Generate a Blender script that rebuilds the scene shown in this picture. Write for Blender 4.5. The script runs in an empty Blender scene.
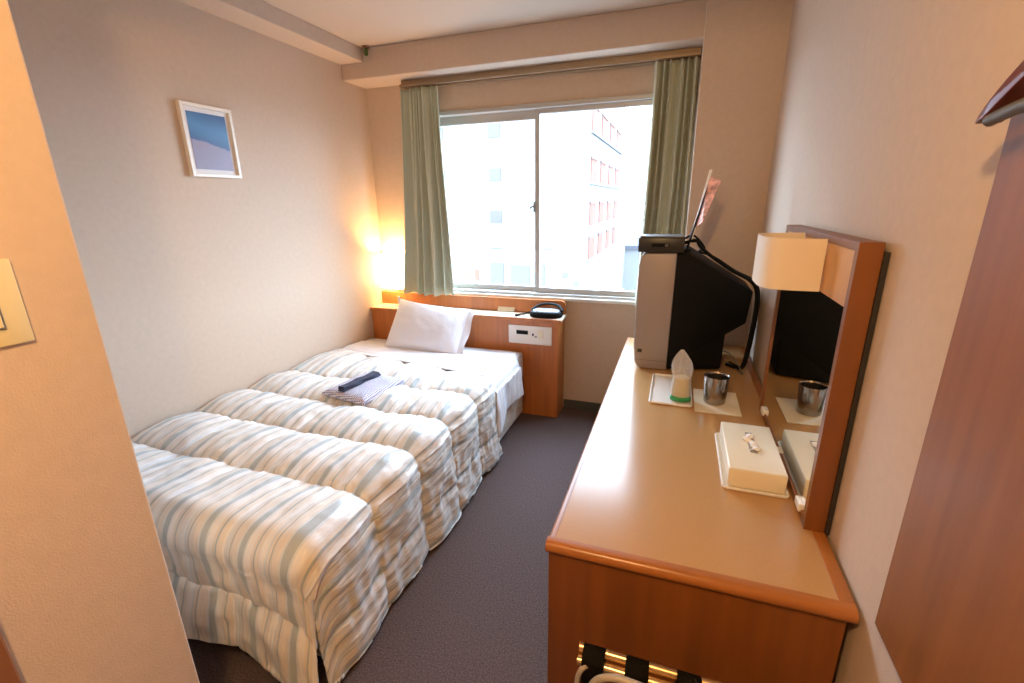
import bpy, bmesh, math, random
from mathutils import Vector, Matrix, noise
random.seed(7)
C = bpy.context.scene.collection
PI = math.pi

# ------------------------------------------------------------ helpers
def finish(name, bm, mats, parent=None, smooth=False, origin=None):
    """link a bmesh (built in world coordinates) as one mesh object"""
    me = bpy.data.meshes.new(name)
    bmesh.ops.remove_doubles(bm, verts=bm.verts, dist=1e-6)
    if parent is not None:
        o0 = Vector(parent.get('_o', (0, 0, 0)))
    else:
        if origin is None:
            xs = [v.co for v in bm.verts]
            mn = [min(v[i] for v in xs) for i in range(3)]
            mx = [max(v[i] for v in xs) for i in range(3)]
            origin = ((mn[0]+mx[0])/2, (mn[1]+mx[1])/2, mn[2])
        o0 = Vector(origin)
    bmesh.ops.translate(bm, verts=bm.verts, vec=-o0)
    if smooth:
        for f in bm.faces: f.smooth = True
        for e in bm.edges:
            if len(e.link_faces) == 2 and e.calc_face_angle(0) > math.radians(38):
                e.smooth = False
    bm.to_mesh(me); bm.free()
    o = bpy.data.objects.new(name, me); C.objects.link(o)
    if not isinstance(mats, (list, tuple)): mats = [mats]
    for m in mats: me.materials.append(m)
    if parent is not None:
        o.parent = parent
    else:
        o.location = o0
    ORIG[o.name] = tuple(o0)
    return o
ORIG = {}
class Root(dict): pass
def obj(name, bm, mats, parent=None, smooth=False):
    if parent is not None:
        return finish(name, bm, mats, _P(parent), smooth)
    return finish(name, bm, mats, None, smooth)
class _PW:
    pass
def _P(o):
    # store origin on the object temporarily for the shift
    o['_o'] = ORIG[o.name]
    return o
def thing(name, label, cat, loc, group=None):
    o = bpy.data.objects.new(name, None); C.objects.link(o)
    o.location = loc; o.empty_display_size = .05
    ORIG[o.name] = tuple(loc)
    tag(o, label, cat, group)
    return o
def tag(o, label, cat, group=None):
    o['label'] = label; o['category'] = cat
    if group: o['group'] = group
    return o
def struct(o):
    o['kind'] = 'structure'; return o
def B(): return bmesh.new()
def box(bm, x0, x1, y0, y1, z0, z1, bev=0, seg=2, mi=0, M=None):
    t = bmesh.new()
    bmesh.ops.create_cube(t, size=1)
    for v in t.verts:
        v.co = Vector(((v.co.x+.5)*(x1-x0)+x0, (v.co.y+.5)*(y1-y0)+y0, (v.co.z+.5)*(z1-z0)+z0))
    if bev:
        bmesh.ops.bevel(t, geom=t.edges[:]+t.verts[:], offset=bev, segments=seg, profile=.5, affect='EDGES')
    if M is not None: bmesh.ops.transform(t, matrix=M, verts=t.verts)
    merge(bm, t, mi)
    return bm
def merge(bm, t, mi=0):
    mp = {}
    for v in t.verts: mp[v] = bm.verts.new(v.co)
    for f in t.faces:
        try:
            g = bm.faces.new([mp[v] for v in f.verts]); g.material_index = mi; g.smooth = f.smooth
        except ValueError: pass
    t.free()
def prism(bm, pts, axis, a0, a1, bev=0, mi=0, M=None):
    """polygon pts (2D) extruded along axis from a0 to a1"""
    def mk(p, a):
        if axis == 'x': return Vector((a, p[0], p[1]))
        if axis == 'y': return Vector((p[0], a, p[1]))
        return Vector((p[0], p[1], a))
    t = bmesh.new()
    A = [t.verts.new(mk(p, a0)) for p in pts]; D = [t.verts.new(mk(p, a1)) for p in pts]
    n = len(pts)
    t.faces.new(A[::-1]); t.faces.new(D)
    for i in range(n): t.faces.new((A[i], A[(i+1) % n], D[(i+1) % n], D[i]))
    bmesh.ops.recalc_face_normals(t, faces=t.faces)
    if bev: bmesh.ops.bevel(t, geom=t.edges[:], offset=bev, segments=3, profile=.5, affect='EDGES', clamp_overlap=True)
    if M is not None: bmesh.ops.transform(t, matrix=M, verts=t.verts)
    merge(bm, t, mi); return bm
def lathe(bm, prof, c, n=40, mi=0, cap0=True, cap1=True):
    rings = []
    for r, z in prof:
        rings.append([bm.verts.new((c[0]+r*math.cos(2*PI*i/n), c[1]+r*math.sin(2*PI*i/n), c[2]+z)) for i in range(n)])
    for a, b in zip(rings, rings[1:]):
        for i in range(n):
            f = bm.faces.new((a[i], a[(i+1) % n], b[(i+1) % n], b[i])); f.material_index = mi
    if cap0: bm.faces.new(rings[0][::-1])
    if cap1: bm.faces.new(rings[-1])
    return bm
def spline(pts, n=8):
    pts = [Vector(p) for p in pts]
    out = []
    for i in range(len(pts)-1):
        p0 = pts[max(i-1, 0)]; p1 = pts[i]; p2 = pts[i+1]; p3 = pts[min(i+2, len(pts)-1)]
        for k in range(n):
            t = k/n
            out.append(.5*((2*p1)+(p2-p0)*t+(2*p0-5*p1+4*p2-p3)*t*t+(3*p1-p0-3*p2+p3)*t**3))
    out.append(pts[-1]); return out
def tube(bm, pts, r, n=10, mi=0, flat=1.0):
    pts = [Vector(p) for p in pts]
    rr = r if isinstance(r, (list, tuple)) else [r]*len(pts)
    prev = None; rings = []
    for i, p in enumerate(pts):
        d = (pts[min(i+1, len(pts)-1)]-pts[max(i-1, 0)]).normalized()
        if prev is None:
            a = Vector((0, 0, 1)) if abs(d.z) < .9 else Vector((1, 0, 0))
            u = d.cross(a).normalized()
        else:
            u = (prev - d*prev.dot(d)).normalized()
        w = d.cross(u); prev = u
        rings.append([bm.verts.new(p+rr[i]*(math.cos(2*PI*k/n)*u+flat*math.sin(2*PI*k/n)*w)) for k in range(n)])
    for a, b in zip(rings, rings[1:]):
        for k in range(n):
            f = bm.faces.new((a[k], a[(k+1) % n], b[(k+1) % n], b[k])); f.material_index = mi
    bm.faces.new(rings[0][::-1]); bm.faces.new(rings[-1])
    return bm
def grid(bm, fn, nu, nv, uvfn=None, mi=0, skip=None):
    uvl = bm.loops.layers.uv.verify() if uvfn else None
    V = [[bm.verts.new(fn(i/nu, j/nv)) for j in range(nv+1)] for i in range(nu+1)]
    for i in range(nu):
        for j in range(nv):
            if skip and skip(i/nu, j/nv): continue
            f = bm.faces.new((V[i][j], V[i+1][j], V[i+1][j+1], V[i][j+1])); f.smooth = True; f.material_index = mi
            if uvl:
                for l, (a, b) in zip(f.loops, ((i, j), (i+1, j), (i+1, j+1), (i, j+1))): l[uvl].uv = uvfn(a/nu, b/nv)
    return V

# ------------------------------------------------------------ materials
def mat(name, col, rough=.6, metal=0, spec=.5, bump=None, var=None, sheen=0, coat=0, emis=None, alpha=None):
    m = bpy.data.materials.new(name); m.use_nodes = True
    nt = m.node_tree; b = nt.nodes['Principled BSDF']
    b.inputs['Base Color'].default_value = (*col, 1); b.inputs['Roughness'].default_value = rough
    b.inputs['Metallic'].default_value = metal; b.inputs['Specular IOR Level'].default_value = spec
    b.inputs['Sheen Weight'].default_value = sheen; b.inputs['Coat Weight'].default_value = coat
    if emis: b.inputs['Emission Color'].default_value = (*emis[:3], 1); b.inputs['Emission Strength'].default_value = emis[3]
    tc = nt.nodes.new('ShaderNodeTexCoord')
    if var:   # (scale xyz, amount)
        mp = nt.nodes.new('ShaderNodeMapping'); mp.inputs['Scale'].default_value = var[0]
        nz = nt.nodes.new('ShaderNodeTexNoise'); nz.inputs['Scale'].default_value = 1; nz.inputs['Detail'].default_value = 4
        nt.links.new(tc.outputs['Object'], mp.inputs['Vector']); nt.links.new(mp.outputs[0], nz.inputs['Vector'])
        cr = nt.nodes.new('ShaderNodeValToRGB')
        a = var[1]
        cr.color_ramp.elements[0].position = .3; cr.color_ramp.elements[1].position = .7
        cr.color_ramp.elements[0].color = (*[c*(1-a) for c in col], 1)
        cr.color_ramp.elements[1].color = (*[min(1, c*(1+a)) for c in col], 1)
        nt.links.new(nz.outputs['Fac'], cr.inputs['Fac']); nt.links.new(cr.outputs[0], b.inputs['Base Color'])
    if bump:  # (scale, strength, dist)
        nz = nt.nodes.new('ShaderNodeTexNoise'); nz.inputs['Scale'].default_value = bump[0]; nz.inputs['Detail'].default_value = 3
        bp = nt.nodes.new('ShaderNodeBump'); bp.inputs['Strength'].default_value = bump[1]; bp.inputs['Distance'].default_value = bump[2]
        nt.links.new(tc.outputs['Object'], nz.inputs['Vector']); nt.links.new(nz.outputs['Fac'], bp.inputs['Height'])
        nt.links.new(bp.outputs[0], b.inputs['Normal'])
    return m
def nodes(m): return m.node_tree.nodes, m.node_tree.links, m.node_tree.nodes['Principled BSDF']

WALLPAPER = mat('wallpaper', (.58, .45, .35), .85, bump=(260, .35, .002), var=((40, 40, 40), .03))
CEIL = mat('ceiling_paper', (.56, .44, .345), .9, bump=(200, .3, .002))
CARPET = mat('carpet', (.125, .09, .087), .98, spec=.1, bump=(900, .8, .004), var=((170, 170, 170), .45))
VINYL = mat('vinyl_base', (.07, .075, .065), .5)
CHERRY = mat('cherry_veneer', (.20, .066, .014), .38, var=((26, 26, 1.6), .16), bump=(120, .05, .001))
CHERRYX = mat('cherry_edge', (.36, .13, .03), .3, var=((3, 30, 30), .16))
CHERRYY = mat('cherry_rail', (.34, .12, .027), .32, var=((30, 3, 30), .16))
BOARD = mat('wall_board_veneer', (.23, .085, .022), .5, var=((60, 34, 2.2), .14), bump=(150, .15, .001))
HEADW = mat('headboard_veneer', (.47, .155, .036), .38, var=((28, 28, 2), .15))
PALEW = mat('mirror_panel_veneer', (.60, .30, .11), .4, var=((24, 24, 3), .1))
LAMINATE = mat('desk_laminate', (.47, .265, .11), .21, spec=.5, var=((220, 220, 220), .04))
SHELF = mat('shelf_laminate', (.72, .60, .45), .35)
DARKBACK = mat('dark_back', (.02, .016, .014), .7)
SILVER = mat('tv_silver', (.33, .28, .265), .45, metal=.3, bump=(700, .05, .0005))
BLACKP = mat('black_plastic', (.005, .005, .005), .62, spec=.14, bump=(600, .1, .0005))
BOXP = mat('timer_box_plastic', (.018, .016, .014), .35)
GREYP = mat('grey_plastic', (.13, .12, .11), .5)
CRT = mat('crt_glass', (.01, .012, .014), .08)
STEEL = mat('steel', (.34, .31, .28), .2, metal=1)
CHROME = mat('chrome', (.8, .8, .8), .12, metal=1)
BRASS = mat('brass', (.72, .52, .28), .28, metal=1)
STRAP = mat('strap_web', (.008, .007, .006), .9, spec=.08, bump=(900, .4, .001))
WHITEP = mat('white_plastic', (.80, .76, .70), .4)
CREAMP = mat('cream_plastic', (.80, .72, .55), .35)
SWITCHP = mat('switch_plastic', (.72, .62, .36), .35)
ALU = mat('window_aluminium', (.46, .44, .42), .42, metal=.3)
WHITEF = mat('white_sill', (.72, .70, .67), .5)
RAIL = mat('rail_bronze', (.34, .24, .15), .35, metal=.6)
SHEET = mat('white_cotton', (.74, .72, .76), .85, sheen=.1, bump=(12, .22, .02))
SHADE = mat('lamp_shade_fabric', (.78, .66, .52), .75, bump=(500, .1, .0005))
CURTAIN = mat('curtain_cloth', (.47, .49, .375), .8, sheen=.15, bump=(700, .15, .0006))
MATTR = mat('mattress_ticking', (.70, .64, .55), .8)
GREEN = mat('green_label', (.03, .30, .09), .5)
NAVY = mat('navy_sash', (.022, .026, .06), .75, bump=(300, .3, .001))
REDW = mat('hanger_red_wood', (.15, .035, .03), .3, coat=.3)
GREYBAR = mat('hanger_grey', (.10, .10, .10), .45)
GREENP = mat('sensor_green', (.07, .13, .03), .4)
BINM = mat('bin_rim', (.50, .46, .42), .35)
BINI = mat('bin_dark', (.02, .02, .02), .6)
DOORW = mat('door_brown', (.22, .09, .04), .45)
PAPER = mat('card_pink', (.72, .34, .25), .6, var=((30, 30, 60), .5))
COASTER = mat('coaster_paper', (.74, .66, .50), .7)
TISSUE = mat('tissue_paper', (.85, .82, .80), .9)

# mirror
MIRROR = bpy.data.materials.new('mirror_glass'); MIRROR.use_nodes = True
n, l, b = nodes(MIRROR); b.inputs['Base Color'].default_value = (.86, .87, .85, 1); b.inputs['Metallic'].default_value = 1; b.inputs['Roughness'].default_value = .01
# window glass (thin)
GLASS = bpy.data.materials.new('window_glass'); GLASS.use_nodes = True
nt = GLASS.node_tree; nt.nodes.clear()
o_ = nt.nodes.new('ShaderNodeOutputMaterial'); mx = nt.nodes.new('ShaderNodeMixShader')
tr = nt.nodes.new('ShaderNodeBsdfTransparent'); gl = nt.nodes.new('ShaderNodeBsdfGlossy'); gl.inputs['Roughness'].default_value = .02
tr.inputs['Color'].default_value = (.95, .97, .97, 1); mx.inputs['Fac'].default_value = .06
nt.links.new(tr.outputs[0], mx.inputs[1]); nt.links.new(gl.outputs[0], mx.inputs[2]); nt.links.new(mx.outputs[0], o_.inputs[0])
# clear film of wrapped glass
FILM = bpy.data.materials.new('clear_film'); FILM.use_nodes = True
nt = FILM.node_tree; nt.nodes.clear()
o_ = nt.nodes.new('ShaderNodeOutputMaterial'); mx = nt.nodes.new('ShaderNodeMixShader'); mx2 = nt.nodes.new('ShaderNodeMixShader')
tr = nt.nodes.new('ShaderNodeBsdfTransparent'); gl = nt.nodes.new('ShaderNodeBsdfGlossy'); gl.inputs['Roughness'].default_value = .12
df = nt.nodes.new('ShaderNodeBsdfDiffuse'); df.inputs['Color'].default_value = (.8, .76, .72, 1)
mx.inputs['Fac'].default_value = .35; mx2.inputs['Fac'].default_value = .3
nt.links.new(gl.outputs[0], mx.inputs[2]); nt.links.new(df.outputs[0], mx.inputs[1])
nt.links.new(tr.outputs[0], mx2.inputs[1]); nt.links.new(mx.outputs[0], mx2.inputs[2]); mx2.inputs['Fac'].default_value = .42
nt.links.new(mx2.outputs[0], o_.inputs[0])
# lit lampshade
LIT = mat('lit_shade', (.85, .75, .6), .8, emis=(1, .78, .45, 9))
# quilt: satin stripes across the UV "u" (metres across the bed)
QUILT = mat('striped_satin', (.7, .6, .5), .31, spec=.75, sheen=.2)
n, l, b = nodes(QUILT)
uv = n.new('ShaderNodeTexCoord'); sp = n.new('ShaderNodeSeparateXYZ'); l.new(uv.outputs['UV'], sp.inputs[0])
ml = n.new('ShaderNodeMath'); ml.operation = 'MULTIPLY'; ml.inputs[1].default_value = 1/.165; l.new(sp.outputs['X'], ml.inputs[0])
fr = n.new('ShaderNodeMath'); fr.operation = 'FRACT'; l.new(ml.outputs[0], fr.inputs[0])
cr = n.new('ShaderNodeValToRGB'); cr.color_ramp.interpolation = 'CONSTANT'; l.new(fr.outputs[0], cr.inputs[0])
beige = (.75, .68, .61, 1); cream = (.80, .77, .75, 1); blue = (.43, .475, .49, 1); lblue = (.65, .69, .72, 1)
stops = [(0, beige), (.17, lblue), (.20, blue), (.33, lblue), (.36, cream), (.50, beige), (.56, blue), (.60, beige), (.70, cream), (.84, lblue), (.89, beige), (.94, blue), (.97, beige)]
cr.color_ramp.elements[0].color = beige
cr.color_ramp.elements[1].position = stops[1][0]; cr.color_ramp.elements[1].color = stops[1][1]
for p_, c_ in stops[2:]:
    e = cr.color_ramp.elements.new(p_); e.color = c_
l.new(cr.outputs[0], b.inputs['Base Color'])
nz = n.new('ShaderNodeTexNoise'); mp = n.new('ShaderNodeMapping'); mp.inputs['Scale'].default_value = (60, 9, 1)
l.new(uv.outputs['UV'], mp.inputs[0]); l.new(mp.outputs[0], nz.inputs['Vector']); nz.inputs['Scale'].default_value = 1; nz.inputs['Detail'].default_value = 3
bp = n.new('ShaderNodeBump'); bp.inputs['Strength'].default_value = .6; bp.inputs['Distance'].default_value = .010
l.new(nz.outputs['Fac'], bp.inputs['Height']); l.new(bp.outputs[0], b.inputs['Normal'])
# robe: small navy figure on white
ROBE = mat('robe_cotton', (.7, .7, .75), .85)
n, l, b = nodes(ROBE)
tc = n.new('ShaderNodeTexCoord'); mp = n.new('ShaderNodeMapping'); mp.inputs['Scale'].default_value = (1, 1, 0)
ck = n.new('ShaderNodeTexVoronoi'); ck.inputs['Scale'].default_value = 95; ck.inputs['Randomness'].default_value = .1
l.new(tc.outputs['Object'], mp.inputs[0]); l.new(mp.outputs[0], ck.inputs['Vector'])
cr = n.new('ShaderNodeValToRGB'); cr.color_ramp.elements[0].position = .30; cr.color_ramp.elements[1].position = .42
cr.color_ramp.elements[0].color = (.10, .09, .20, 1); cr.color_ramp.elements[1].color = (.74, .70, .78, 1)
l.new(ck.outputs['Distance'], cr.inputs[0]); l.new(cr.outputs[0], b.inputs['Base Color'])
# art print: hand-mixed blue above a mauve hill, by object height
ART = mat('art_print', (.3, .4, .6), .35, spec=.3)
n, l, b = nodes(ART)
tc = n.new('ShaderNodeTexCoord'); sp = n.new('ShaderNodeSeparateXYZ'); l.new(tc.outputs['Object'], sp.inputs[0])
nz = n.new('ShaderNodeTexNoise'); nz.inputs['Scale'].default_value = 9; nz.inputs['Detail'].default_value = 3; l.new(tc.outputs['Object'], nz.inputs['Vector'])
wv = n.new('ShaderNodeMath'); wv.operation = 'MULTIPLY_ADD'; wv.inputs[1].default_value = .05; l.new(nz.outputs['Fac'], wv.inputs[0]); 
sl = n.new('ShaderNodeMath'); sl.operation = 'MULTIPLY_ADD'; sl.inputs[1].default_value = .22; l.new(sp.outputs['Y'], sl.inputs[0]); l.new(sp.outputs['Z'], sl.inputs[2])
l.new(sl.outputs[0], wv.inputs[2])
cr = n.new('ShaderNodeValToRGB'); l.new(wv.outputs[0], cr.inputs[0])
cr.color_ramp.elements[0].position = .0; cr.color_ramp.elements[0].color = (.22, .17, .25, 1)
cr.color_ramp.elements[1].position = .172; cr.color_ramp.elements[1].color = (.26, .21, .30, 1)
for p_, c_ in ((.18, (.03, .09, .22, 1)), (.25, (.07, .20, .40, 1)), (.32, (.05, .12, .27, 1))):
    e = cr.color_ramp.elements.new(p_); e.color = c_
l.new(cr.outputs[0], b.inputs['Base Color'])

# ------------------------------------------------------------ room
XL, XR, YB, H = -2.223, .42, 3.18, 2.475
XP, YP = -1.0, .531           # bathroom partition
YC = 2.835                    # column face
def sbox(name, m, *a, bev=0):
    return struct(obj(name, box(B(), *a, bev=bev), m))
sbox('floor', CARPET, XL-.1, XR+.1, -1.6, YB+.1, -.1, 0)
sbox('ceiling', CEIL, XL-.1, XR+.1, -1.6, YB+.1, H, H+.1)
sbox('wall_left', WALLPAPER, XL-.1, XL, YP-.1, YB+.12, 0, H)
sbox('wall_right', WALLPAPER, XR, XR+.1, -1.6, YC+.01, 0, H)
sbox('wall_entrance', WALLPAPER, XL-.1, XR, -1.6, -1.5, 0, H)
sbox('wall_column', WALLPAPER, .04, XR+.1, YC, YB+.12, 0, H, bev=0.004)
WX0, WX1, WZ0, WZ1 = -1.80, -.06, .845, 2.108
bm = B()
box(bm, XL, WX0, YB, YB+.12, 0, H); box(bm, WX1, .045, YB, YB+.12, 0, H)
box(bm, WX0, WX1, YB, YB+.12, 0, WZ0); box(bm, WX0, WX1, YB, YB+.12, WZ1, H)
struct(obj('wall_window', bm, WALLPAPER))
sbox('wall_partition', WALLPAPER, XL, XP, -1.5, YP, 0, H, bev=.004)
sbox('trim_1', WALLPAPER, XL, -2.045, YP, 2.925, 2.392, H, bev=.004)      # soffit along the left wall
sbox('trim_2', WALLPAPER, XL, .045, 2.925, YB, 2.298, H, bev=.006)        # beam over the window
sbox('trim_3', CEIL, XP, XR, -1.5, YP, 2.145, H)                        # lowered entry ceiling
sbox('baseboard_window', VINYL, -.72, .04, YB-.008, YB, 0, .065, bev=.002)
sbox('baseboard_right', VINYL, XR-.008, XR, -1.5, .92, 0, .065, bev=.002)
sbox('baseboard_left', VINYL, XL, XL+.008, YP, 2.9, 0, .065, bev=.002)
sbox('baseboard_partition', VINYL, XP, XP+.008, .275, YP, 0, .065, bev=.002)

# bathroom door in the partition
bm = B()
box(bm, XP, XP+.022, .19, .272, 0, 2.06, bev=.004); box(bm, XP, XP+.022, -.62, -.54, 0, 2.06, bev=.004)
box(bm, XP, XP+.022, -.54, .19, 1.98, 2.06, bev=.004)
d = struct(obj('door_1', bm, DOORW))
obj('door_panel', box(B(), XP+.001, XP+.012, -.54, .19, .01, 1.98, bev=.002), DOORW, d)
bm = B(); lathe(bm, [(.0, 0), (.026, .0), (.026, .05), (.0, .05)], (0, 0, 0), 20, cap0=False, cap1=False)
bmesh.ops.rotate(bm, verts=bm.verts, cent=(0, 0, 0), matrix=Matrix.Rotation(PI/2, 3, 'Y')); bmesh.ops.translate(bm, verts=bm.verts, vec=(XP+.012, .10, 1.0))
obj('door_handle', bm, CHROME, d, True)

# window
w = struct(obj('window_1', (lambda bm: (box(bm, WX0, WX0+.035, YB-.012, YB+.10, WZ0, WZ1, .003), box(bm, WX1-.035, WX1, YB-.012, YB+.10, WZ0, WZ1, .003),
    box(bm, WX0+.035, WX1-.035, YB-.012, YB+.10, WZ1-.028, WZ1, .003), box(bm, WX0+.035, WX1-.035, YB-.006, YB+.10, WZ0, WZ0+.022, .003), bm)[-1])(B()), ALU))
obj('window_sill', box(B(), WX0-.01, WX1+.01, YB-.03, YB, WZ0-.022, WZ0+.002, .004), WHITEF, w)
def sash(x0, x1, y, top):
    bm = B(); s = .034
    box(bm, x0, x0+s, y, y+.026, WZ0+.022, WZ1-.028, .003); box(bm, x1-s, x1, y, y+.026, WZ0+.022, WZ1-.028, .003)
    box(bm, x0+s, x1-s, y, y+.026, WZ1-.028-top, WZ1-.028, .003); box(bm, x0+s, x1-s, y, y+.026, WZ0+.022, WZ0+.06, .003)
    f = obj('sash', bm, ALU, w)
    obj('pane', box(B(), x0+s-.004, x1-s+.004, y+.011, y+.015, WZ0+.056, WZ1-.028-top+.004), GLASS, f)
    return f
sash(WX0+.035, -.925, YB+.055, .055)
f = sash(-.955, WX1-.035, YB+.022, .03)
bm = B(); box(bm, -.962, -.95, YB+.004, YB+.022, 1.43, 1.50, .003)
tube(bm, spline([(-.956, YB+.012, 1.475), (-.975, YB+.004, 1.465), (-.985, YB, 1.455)], 4), .006, 8)
obj('latch', bm, GREYP, w, True)

# ------------------------------------------------------------ outside
FAC = mat('facade_white', (.14, .14, .143), .9, spec=.1); PINK = mat('balcony_terracotta', (.13, .050, .036), .9, spec=.1)
WIN = mat('far_window', (.066, .060, .060), .9, spec=.1); ROAD = mat('road', (.14, .14, .145), .9, spec=.1); ROOFB = mat('far_roof_blue', (.058, .063, .078), .9, spec=.1)
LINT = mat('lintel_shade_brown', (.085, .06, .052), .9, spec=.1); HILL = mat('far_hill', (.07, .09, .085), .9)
g = struct(obj('ground_outside', box(B(), -200, 200, 3.5, 300, -9.2, -9), ROAD))
bt = thing('apartment_building', 'tall white apartment building with terracotta balconies seen through the window', 'building', (-9, 28, -9))
obj('facade', box(B(), -22, -4.75, 26, 46, -9, 8.5), FAC, bt)
for zf in (-1.9, .25, 2.55, 4.85):
    for xw_ in (-17.0, -13.6, -10.1, -7.0):
        if xw_ == -7.0 and zf > 0: continue
        obj('window', box(B(), xw_-.35, xw_+.35, 25.93, 26.05, zf+.1, zf+.8), WIN, bt)
for zf in (-1.7, .2, 2.5, 5.05):
    for yy in (26.4, 29.6, 33.0, 36.4):
        r = obj('balcony_recess', box(B(), -4.76, -4.70, yy, yy+1.9, zf, zf+1.15), PINK, bt)
        obj('balcony_lintel', box(B(), -4.75, -4.66, yy-.1, yy+2.0, zf+1.15, zf+1.27), mat('lintel', (.10, .06, .05), .9, spec=.1) if False else LINT, bt)
    obj('balcony_slab', box(B(), -4.75, -4.62, 26.2, 39.6, zf-.14, zf-.02), FAC, bt)
lowb = thing('low_building', 'low pale shop building across the street below the apartments', 'building', (-9, 22, -9))
obj('walls', box(B(), -18, -4.9, 20, 24, -9, -.95), FAC, lowb)
for i, (xa, xb) in enumerate(((-13.0, -12.4), (-10.6, -10.1), (-8.1, -7.45), (-7.1, -6.2), (-6.0, -5.5))):
    obj('shopfront', box(B(), xa, xb, 19.94, 20.04, -2.3, -1.15-.1*(i % 2)), WIN, lowb)
for i, xa in enumerate((-12.0, -11.4, -9.4, -8.9)):
    obj('notice', box(B(), xa, xa+.22, 19.95, 20.03, -2.0, -1.5), PINK, lowb)
st = thing('stepped_terrace', 'pale stepped terrace between the apartments and the road', 'terrace', (-3.6, 22, -9))
for i in range(5):
    obj('step', box(B(), -4.9+.5*i, -4.4+.5*i, 20.0, 24, -9, -1.3-.38*i), FAC, st)
    obj('window', box(B(), -4.7+.5*i, -4.45+.5*i, 19.94, 20.02, -1.75-.38*i, -1.5-.38*i), WIN, st)
sh = thing('warehouse', 'low warehouse with blue grey roof beside the road', 'building', (2, 40, -9))
obj('walls', box(B(), -7, 12, 47, 57, -9, -3.0), FAC, sh)
obj('roof', prism(B(), [(46.6, -3.0), (57.4, -3.0), (57.4, -2.8), (52, -1.9), (46.6, -2.7)], 'x', -7.2, 12.3), ROOFB, sh)
bm = B()
V = grid(bm, lambda u, v: Vector((-60+120*u, 120+v*18, -9+(14*math.sin(PI*min(1, v*1.0)))*(0.6+.4*math.sin(u*9)) if v < 1 else -9)), 40, 8)
struct(obj('hills', bm, HILL))

# ------------------------------------------------------------ headboard console
hb = thing('headboard_console', 'orange wooden headboard console with pale shelf top at the head of the bed', 'headboard', (-1.47, 3.07, 0))
obj('front_panel', box(B(), XL+.004, -.722, 2.975, 2.995, .0, .712, .002), HEADW, hb)
obj('side_panel', box(B(), -.742, -.722, 2.996, YB-.012, 0, .712, .002), HEADW, hb)
bm = B(); box(bm, XL+.004, -.703, 2.965, YB-.03, .712, .732, .004); obj('shelf_top', bm, SHELF, hb)
obj('shelf_edge', box(B(), XL+.004, -.700, 2.957, 2.9655, .710, .733, .003), HEADW, hb)
pts = [(XL+.004, .732), (-.708, .732), (-.708, .80), (-.715, .822), (-.735, .830), (XL+.004, .830)]
obj('back_board', prism(B(), pts, 'y', YB-.055, YB-.032, .003), HEADW, hb)
cp = obj('control_panel', box(B(), -1.079, -.765, 2.966, 2.975, .543, .675, .003), WHITEP, hb)
obj('display', box(B(), -1.02, -.935, 2.963, 2.9665, .612, .640, .001), BLACKP, cp)
obj('button', box(B(), -.905, -.893, 2.963, 2.9665, .605, .622, .001), NAVY, cp)
obj('button', box(B(), -.885, -.872, 2.963, 2.9665, .596, .604, .001), NAVY, cp)
obj('dial', box(B(), -.86, -.825, 2.9625, 2.9665, .59, .65, .002), CREAMP, cp)

# ------------------------------------------------------------ bed
bed = thing('bed', 'single bed with pale mattress and beige patterned base along the left wall', 'bed', (-1.58, 1.9, 0))
SKIRT = mat('bed_base_damask', (.66, .56, .44), .6, sheen=.3, var=((40, 9, 30), .2))
obj('bed_base', box(B(), XL+.012, -.968, .90, 2.95, .03, .27, .02, 3), SKIRT, bed, True)
obj('mattress', box(B(), XL+.012, -.978, .88, 2.955, .272, .488, .045, 4), MATTR, bed, True)
for x_ in (-2.1, -1.05):
    for y_ in (1.0, 2.85):
        obj('leg', box(B(), x_-.03, x_+.03, y_-.03, y_+.03, 0, .05), BLACKP, bed)

# ---- quilt
SEAM_T = [.00, .315, .63, .925, 1.235, 1.60]       # metres from the foot edge
Wt = 1.258; R_ = .07
SX0, YF = XL+.012, .845
ZT = .503
side_drop = .44
def frac(arr, v):
    if v <= arr[0]: return 0, 0
    for i in range(len(arr)-1):
        if v <= arr[i+1]: return (v-arr[i])/(arr[i+1]-arr[i]), i
    return 1, len(arr)-2
SEAM_S = [0, .315, .63, .945, 1.262, 1.535, 1.80]
def edge(a, a1):
    """arc-length a along an edge at a1 -> (horizontal, drop)"""
    L = R_*PI/2
    if a <= a1: return a, 0
    if a <= a1+L:
        th = (a-a1)/R_; return a1+R_*math.sin(th), R_*(1-math.cos(th))
    return a1+R_+.05*(a-a1-L), R_+(a-a1-L)
def base(s, t):
    hx, dx = edge(s, Wt-R_)
    hy, dy = edge(-t, -R_) if t < R_ else (-t, 0)
    x = SX0+hx
    y = YF - hy
    return Vector((x, y, ZT-dx-dy + .012*math.exp(-s*8)))
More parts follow.
